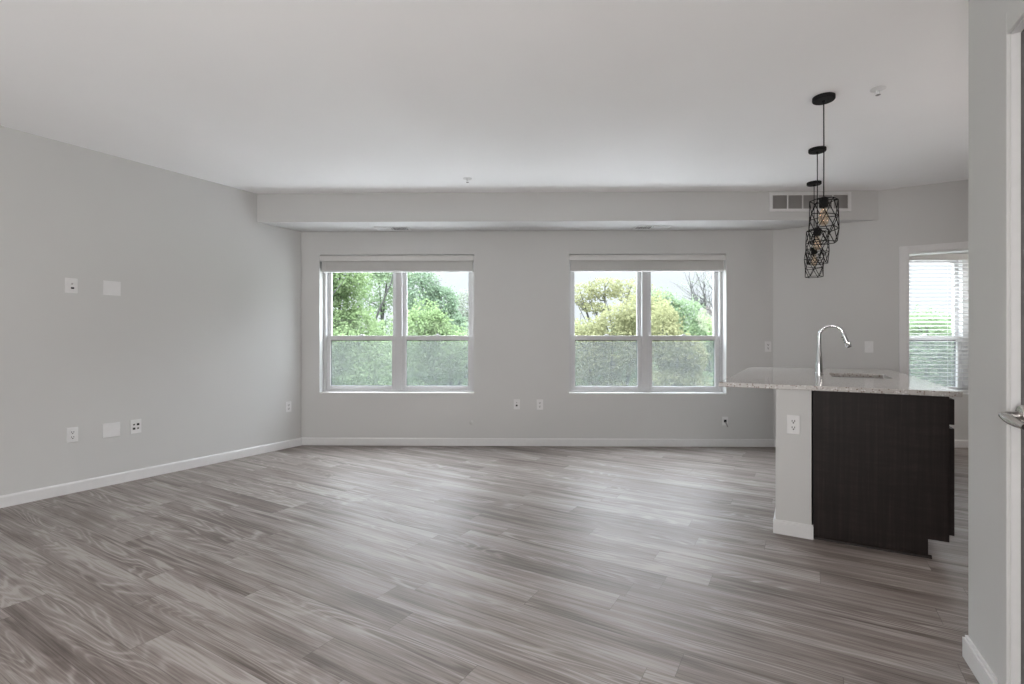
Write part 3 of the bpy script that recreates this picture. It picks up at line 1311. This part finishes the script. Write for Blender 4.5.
def tree(name, label, cat, base, blobs, leaf, branches=(), size=0.085, dens=1.0, group='trees outside the windows', trunk=0.16):
    """blobs: (x, y, z, rx, ry, rz) in world metres; the trunk stands on the lawn"""
    t = empty(name, (base[0], base[1], GZ))
    bx, by = base
    b = MB()
    cx = sum(q[0] for q in blobs) / len(blobs)
    cyy = sum(q[1] for q in blobs) / len(blobs)
    zl = min(q[2] for q in blobs)
    h = zl - GZ
    b.tube([(0, 0, 0), (0.1, 0.05, h * 0.4), ((cx - bx) * 0.4, (cyy - by) * 0.4, h * 0.8), ((cx - bx) * 0.7, (cyy - by) * 0.7, h)],
           [trunk * 1.3, trunk, trunk * 0.8, trunk * 0.6], 10)
    fork = Vector(((cx - bx) * 0.5, (cyy - by) * 0.5, h * 0.85))
    for q in blobs:
        tip = Vector((q[0] - bx, q[1] - by, q[2] - GZ + q[5] * 0.5))
        mid = (fork + tip) / 2 + Vector((random.uniform(-.2, .2), random.uniform(-.2, .2), -0.1))
        b.tube([fork, mid, tip], [trunk * 0.5, trunk * 0.35, trunk * 0.12], 7)
        for _ in range(5):
            d = rnd_dir()
            d.z = abs(d.z)
            s = mid.lerp(tip, random.uniform(0, 0.9))
            e = s + Vector((d.x * q[3], d.y * q[4], d.z * q[5])) * random.uniform(0.6, 0.95)
            k = (s + e) / 2 + Vector((0, 0, random.uniform(-0.15, 0.15)))
            b.tube([s, k, e], [trunk * 0.2, trunk * 0.13, trunk * 0.04], 5)
    for br in branches:
        pts = [Vector((p[0] - bx, p[1] - by, p[2] - GZ)) for p in br[0]]
        b.tube(pts, [br[1] * (1 - 0.75 * i / (len(pts) - 1)) for i in range(len(pts))], 6)
    b.build('trunk', M_BARK, t, smooth=True, recalc=False)
    b = MB()
    for q in blobs:
        area = 4 * math.pi * ((q[3] * q[5]) + (q[3] * q[4]) + (q[4] * q[5])) / 3
        nn = int(area / (size * size) * (3.0 if q[2] > -0.3 else 5.0) * dens)
        lumps = [(rnd_dir(), random.uniform(0.75, 1.12)) for _ in range(26)]
        for _ in range(nn):
            d = rnd_dir()
            near = max(lumps, key=lambda e: e[0].dot(d))
            rr = near[1] * (0.80 + 0.20 * max(0, near[0].dot(d))) * (random.uniform(0.2, 1) ** 0.4)
            if random.random() < 0.14:
                rr *= random.uniform(1.02, 1.28)
            p = Vector((q[0] - bx + d.x * q[3] * rr, q[1] - by + d.y * q[4] * rr, q[2] - GZ + d.z * q[5] * rr))
            n1 = (rnd_dir() + d * 0.5 + Vector((0, 0, 0.5))).normalized()
            a = n1.cross(rnd_dir()).normalized()
            c = n1.cross(a)
            s = size * random.uniform(0.6, 1.25)
            b.quad(p - a * s * 0.6, p - c * s * 0.34 + n1 * s * 0.06, p + a * s * 0.6, p + c * s * 0.34 + n1 * s * 0.06)
    b.build('foliage', M_LEAF[leaf], t, recalc=False)
    return tag(t, label, cat, group)


tree('leafy_tree', 'bright green leafy tree filling the left pane of the left window', 'tree', (-5.2, 13.4),
     [(-5.5, 13.0, 3.4, 1.5, 1.3, 1.3), (-4.55, 13.2, 2.9, 0.85, 0.9, 0.75), (-4.9, 12.8, 0.7, 1.3, 1.2, 1.3), (-3.85, 12.9, 0.45, 1.0, 1.0, 1.05),
      (-5.4, 12.9, -1.6, 1.7, 1.4, 1.6), (-3.8, 13.0, -1.5, 1.4, 1.3, 1.5), (-4.95, 13.3, 2.05, 0.9, 0.7, 0.7), (-4.2, 13.4, 1.45, 0.75, 0.7, 0.75)],
     'bright', size=0.07, branches=[(((-5.2, 12.2, 0.9), (-4.75, 12.0, 1.75), (-4.35, 12.0, 2.25), (-4.1, 12.1, 2.6)), 0.035),
                         (((-4.45, 12.0, 1.2), (-4.33, 12.0, 1.7), (-4.36, 12.0, 2.35)), 0.03)])
tree('leafy_tree', 'taller grey-green tree with sky gaps behind the left window mullion', 'tree', (-5.2, 18.4),
     [(-4.9, 18.4, 3.05, 1.0, 0.9, 1.1), (-4.5, 18.5, 4.1, 1.1, 0.9, 0.85), (-4.3, 18.4, 1.2, 1.0, 0.9, 1.0), (-5.1, 18.4, -0.9, 1.8, 1.1, 1.75)],
     'mid', dens=0.55, size=0.10,
     branches=[(((-4.9, 17.5, 1.6), (-4.6, 17.4, 2.3), (-4.2, 17.4, 3.2), (-4.05, 17.4, 3.9)), 0.045)])
tree('leafy_tree', 'rounded light green tree low in the right pane of left window', 'tree', (-2.3, 16.6),
     [(-3.05, 16.4, 1.2, 0.95, 0.9, 1.3), (-2.55, 16.4, 1.6, 0.6, 0.6, 0.7), (-2.05, 16.4, 0.75, 0.95, 0.9, 0.9), (-1.35, 16.4, 0.5, 0.85, 0.8, 0.8),
      (-2.8, 16.4, -1.4, 1.6, 1.2, 1.5), (-1.2, 16.4, -1.7, 1.4, 1.2, 1.5)], 'bright')
tree('leafy_tree', 'darker green tree rising behind the rounded light green one', 'tree', (-3.8, 24.0),
     [(-4.45, 24.0, 3.4, 1.1, 1.0, 1.6), (-3.4, 24.2, 3.05, 0.92, 0.9, 1.0), (-2.8, 24.0, 1.75, 0.7, 0.8, 1.0), (-3.5, 24.0, 0.0, 1.95, 1.2, 2.0)],
     'dark', size=0.11)
tree('leafy_tree', 'distant grey-green tree at the right edge of left window', 'tree', (-2.0, 29.0),
     [(-2.6, 29.0, 3.3, 0.75, 0.8, 0.9), (-2.0, 29.0, 1.9, 1.2, 1.0, 1.3), (-1.6, 29.0, -0.5, 2.0, 1.2, 1.8)], 'grey', size=0.12, dens=0.7)
tree('leafy_tree', 'tall yellow-olive tree with open branching in right window', 'tree', (3.3, 17.5),
     [(2.35, 17.4, 2.75, 0.80, 0.5, 0.42), (3.25, 17.5, 3.0, 0.85, 0.5, 0.44), (4.15, 17.4, 2.9, 0.80, 0.5, 0.40), (2.85, 17.4, 2.35, 0.6, 0.5, 0.22)],
     'olive', dens=0.5, size=0.085, trunk=0.12,
     branches=[(((3.3, 17.1, 0.8), (2.7, 17.1, 1.5), (2.2, 17.1, 2.5)), 0.03), (((3.3, 17.1, 0.8), (3.0, 17.1, 1.6), (2.6, 17.1, 2.7)), 0.03),
               (((3.3, 17.1, 0.8), (3.5, 17.1, 1.7), (3.9, 17.1, 2.7)), 0.03), (((2.2, 17.1, 0.8), (2.05, 17.1, 1.5), (1.95, 17.1, 2.4)), 0.022),
               (((2.6, 17.1, 0.8), (2.3, 17.1, 1.4), (2.4, 17.1, 2.5)), 0.022), (((3.6, 17.1, 1.2), (4.1, 17.1, 2.0), (4.5, 17.1, 2.5)), 0.025)])
tree('leafy_tree', 'low yellow-olive tree filling left pane of the right window', 'tree', (2.4, 13.4),
     [(1.75, 13.0, 0.95, 0.85, 0.9, 0.85), (2.65, 13.0, 1.15, 0.85, 0.9, 0.95), (3.45, 13.1, 1.55, 0.75, 0.9, 0.95),
      (1.8, 13.0, -1.4, 1.2, 1.1, 1.3), (3.2, 13.0, -1.4, 1.4, 1.1, 1.5), (2.5, 12.7, -1.0, 1.0, 0.8, 1.4)], 'olive', size=0.065)
tree('leafy_tree', 'mid green tree in the middle of right pane, right window', 'tree', (5.1, 15.5),
     [(4.60, 15.5, 1.97, 0.83, 0.6, 0.96), (5.32, 15.5, 1.60, 0.83, 0.6, 0.90), (5.2, 15.4, -1.2, 1.65, 0.7, 1.8)], 'mid')
tree('leafy_tree', 'bright green tree at the right edge of right window', 'tree', (7.3, 18.4),
     [(7.0, 18.2, 1.35, 0.85, 0.9, 0.85), (7.9, 18.2, 1.0, 1.05, 0.9, 1.0), (7.4, 18.2, -1.8, 1.8, 1.2, 1.9)], 'bright')
tree('leafy_tree', 'yellowish bush-like tree leaning in front of the mid green tree', 'tree', (3.6, 11.0),
     [(3.30, 10.9, 1.30, 0.42, 0.6, 0.70), (3.78, 10.9, 0.86, 0.50, 0.6, 0.52), (3.7, 10.9, -0.7, 0.9, 0.7, 1.0), (3.55, 10.9, 0.25, 0.75, 0.6, 0.5)], 'olive', size=0.055)
bare_br = []
random.seed(21)
for k in range(40):
    a = random.uniform(-0.9, 0.9)
    x0, z0 = 7.9 + random.uniform(-0.8, 0.8), 1.3 + random.uniform(0, 1.1)
    L = random.uniform(0.8, 2.2)
    x1, z1 = x0 + math.sin(a) * L * 0.5, z0 + math.cos(a) * L * 0.5
    x2, z2 = x0 + math.sin(a * 1.25) * L, z0 + math.cos(a * 1.1) * L
    yb = 20.5 + random.uniform(-0.6, 0.6)
    bare_br.append((((x0, yb, z0), (x1, yb, z1), (x2, yb, z2)), 0.020))
    for q in range(3):
        ee = random.uniform(-0.8, 0.8)
        bare_br.append((((x1, yb, z1), ((x1 + x2) / 2 + ee * 0.5, yb, (z1 + z2) / 2), (x2 + ee, yb, z2 + random.uniform(-.3, .3))), 0.012))
tree('bare_tree', 'nearly bare grey budding tree against the white sky, right window', 'tree', (7.9, 20.5),
     [(7.9, 20.5, 3.1, 1.5, 0.9, 1.2)], 'grey', branches=bare_br, dens=0.07, size=0.07, trunk=0.05)
tree('leafy_tree', 'green tree seen through the lowered blind', 'tree', (13.3, 16.5),
     [(13.3, 16.0, 1.1, 0.9, 0.9, 1.0), (12.3, 16.0, 0.7, 0.9, 0.9, 0.95), (14.3, 16.0, 0.5, 1.0, 0.9, 1.0), (13.2, 16.0, -1.4, 2.2, 1.2, 1.7)], 'mid')
far = tree('distant_tree', 'hazy distant tree closing the view beyond the nearer trees', 'tree', (0.0, 44.0),
           [(-1.6, 44, -0.2, 2.6, 1.8, 2.3), (1.6, 44, -0.4, 2.6, 1.8, 2.4), (0, 44, -3.5, 4.2, 2, 3)], 'mid', size=0.30,
           group='far row of trees')
for k, (x, y, s) in enumerate(((-34, 46, 1.0), (-25.5, 45, 1.05), (-17, 46, 0.95), (-8.5, 44, 1.0), (8.5, 45, 1.0), (17, 46, 1.05), (25.5, 45, 0.98),
                               (34, 46, 1.0), (42.5, 45, 1.06), (-7.5, 58, 1.25), (4.5, 60, 1.2), (15, 60, 1.25), (27, 60, 1.2), (39, 61, 1.25), (52, 60, 1.3))):
    c = copy_tree(far)
    c.location = (x, y, GZ)
    c.rotation_euler = (0, 0, k * 1.3)
    c.scale = (s, s, s)
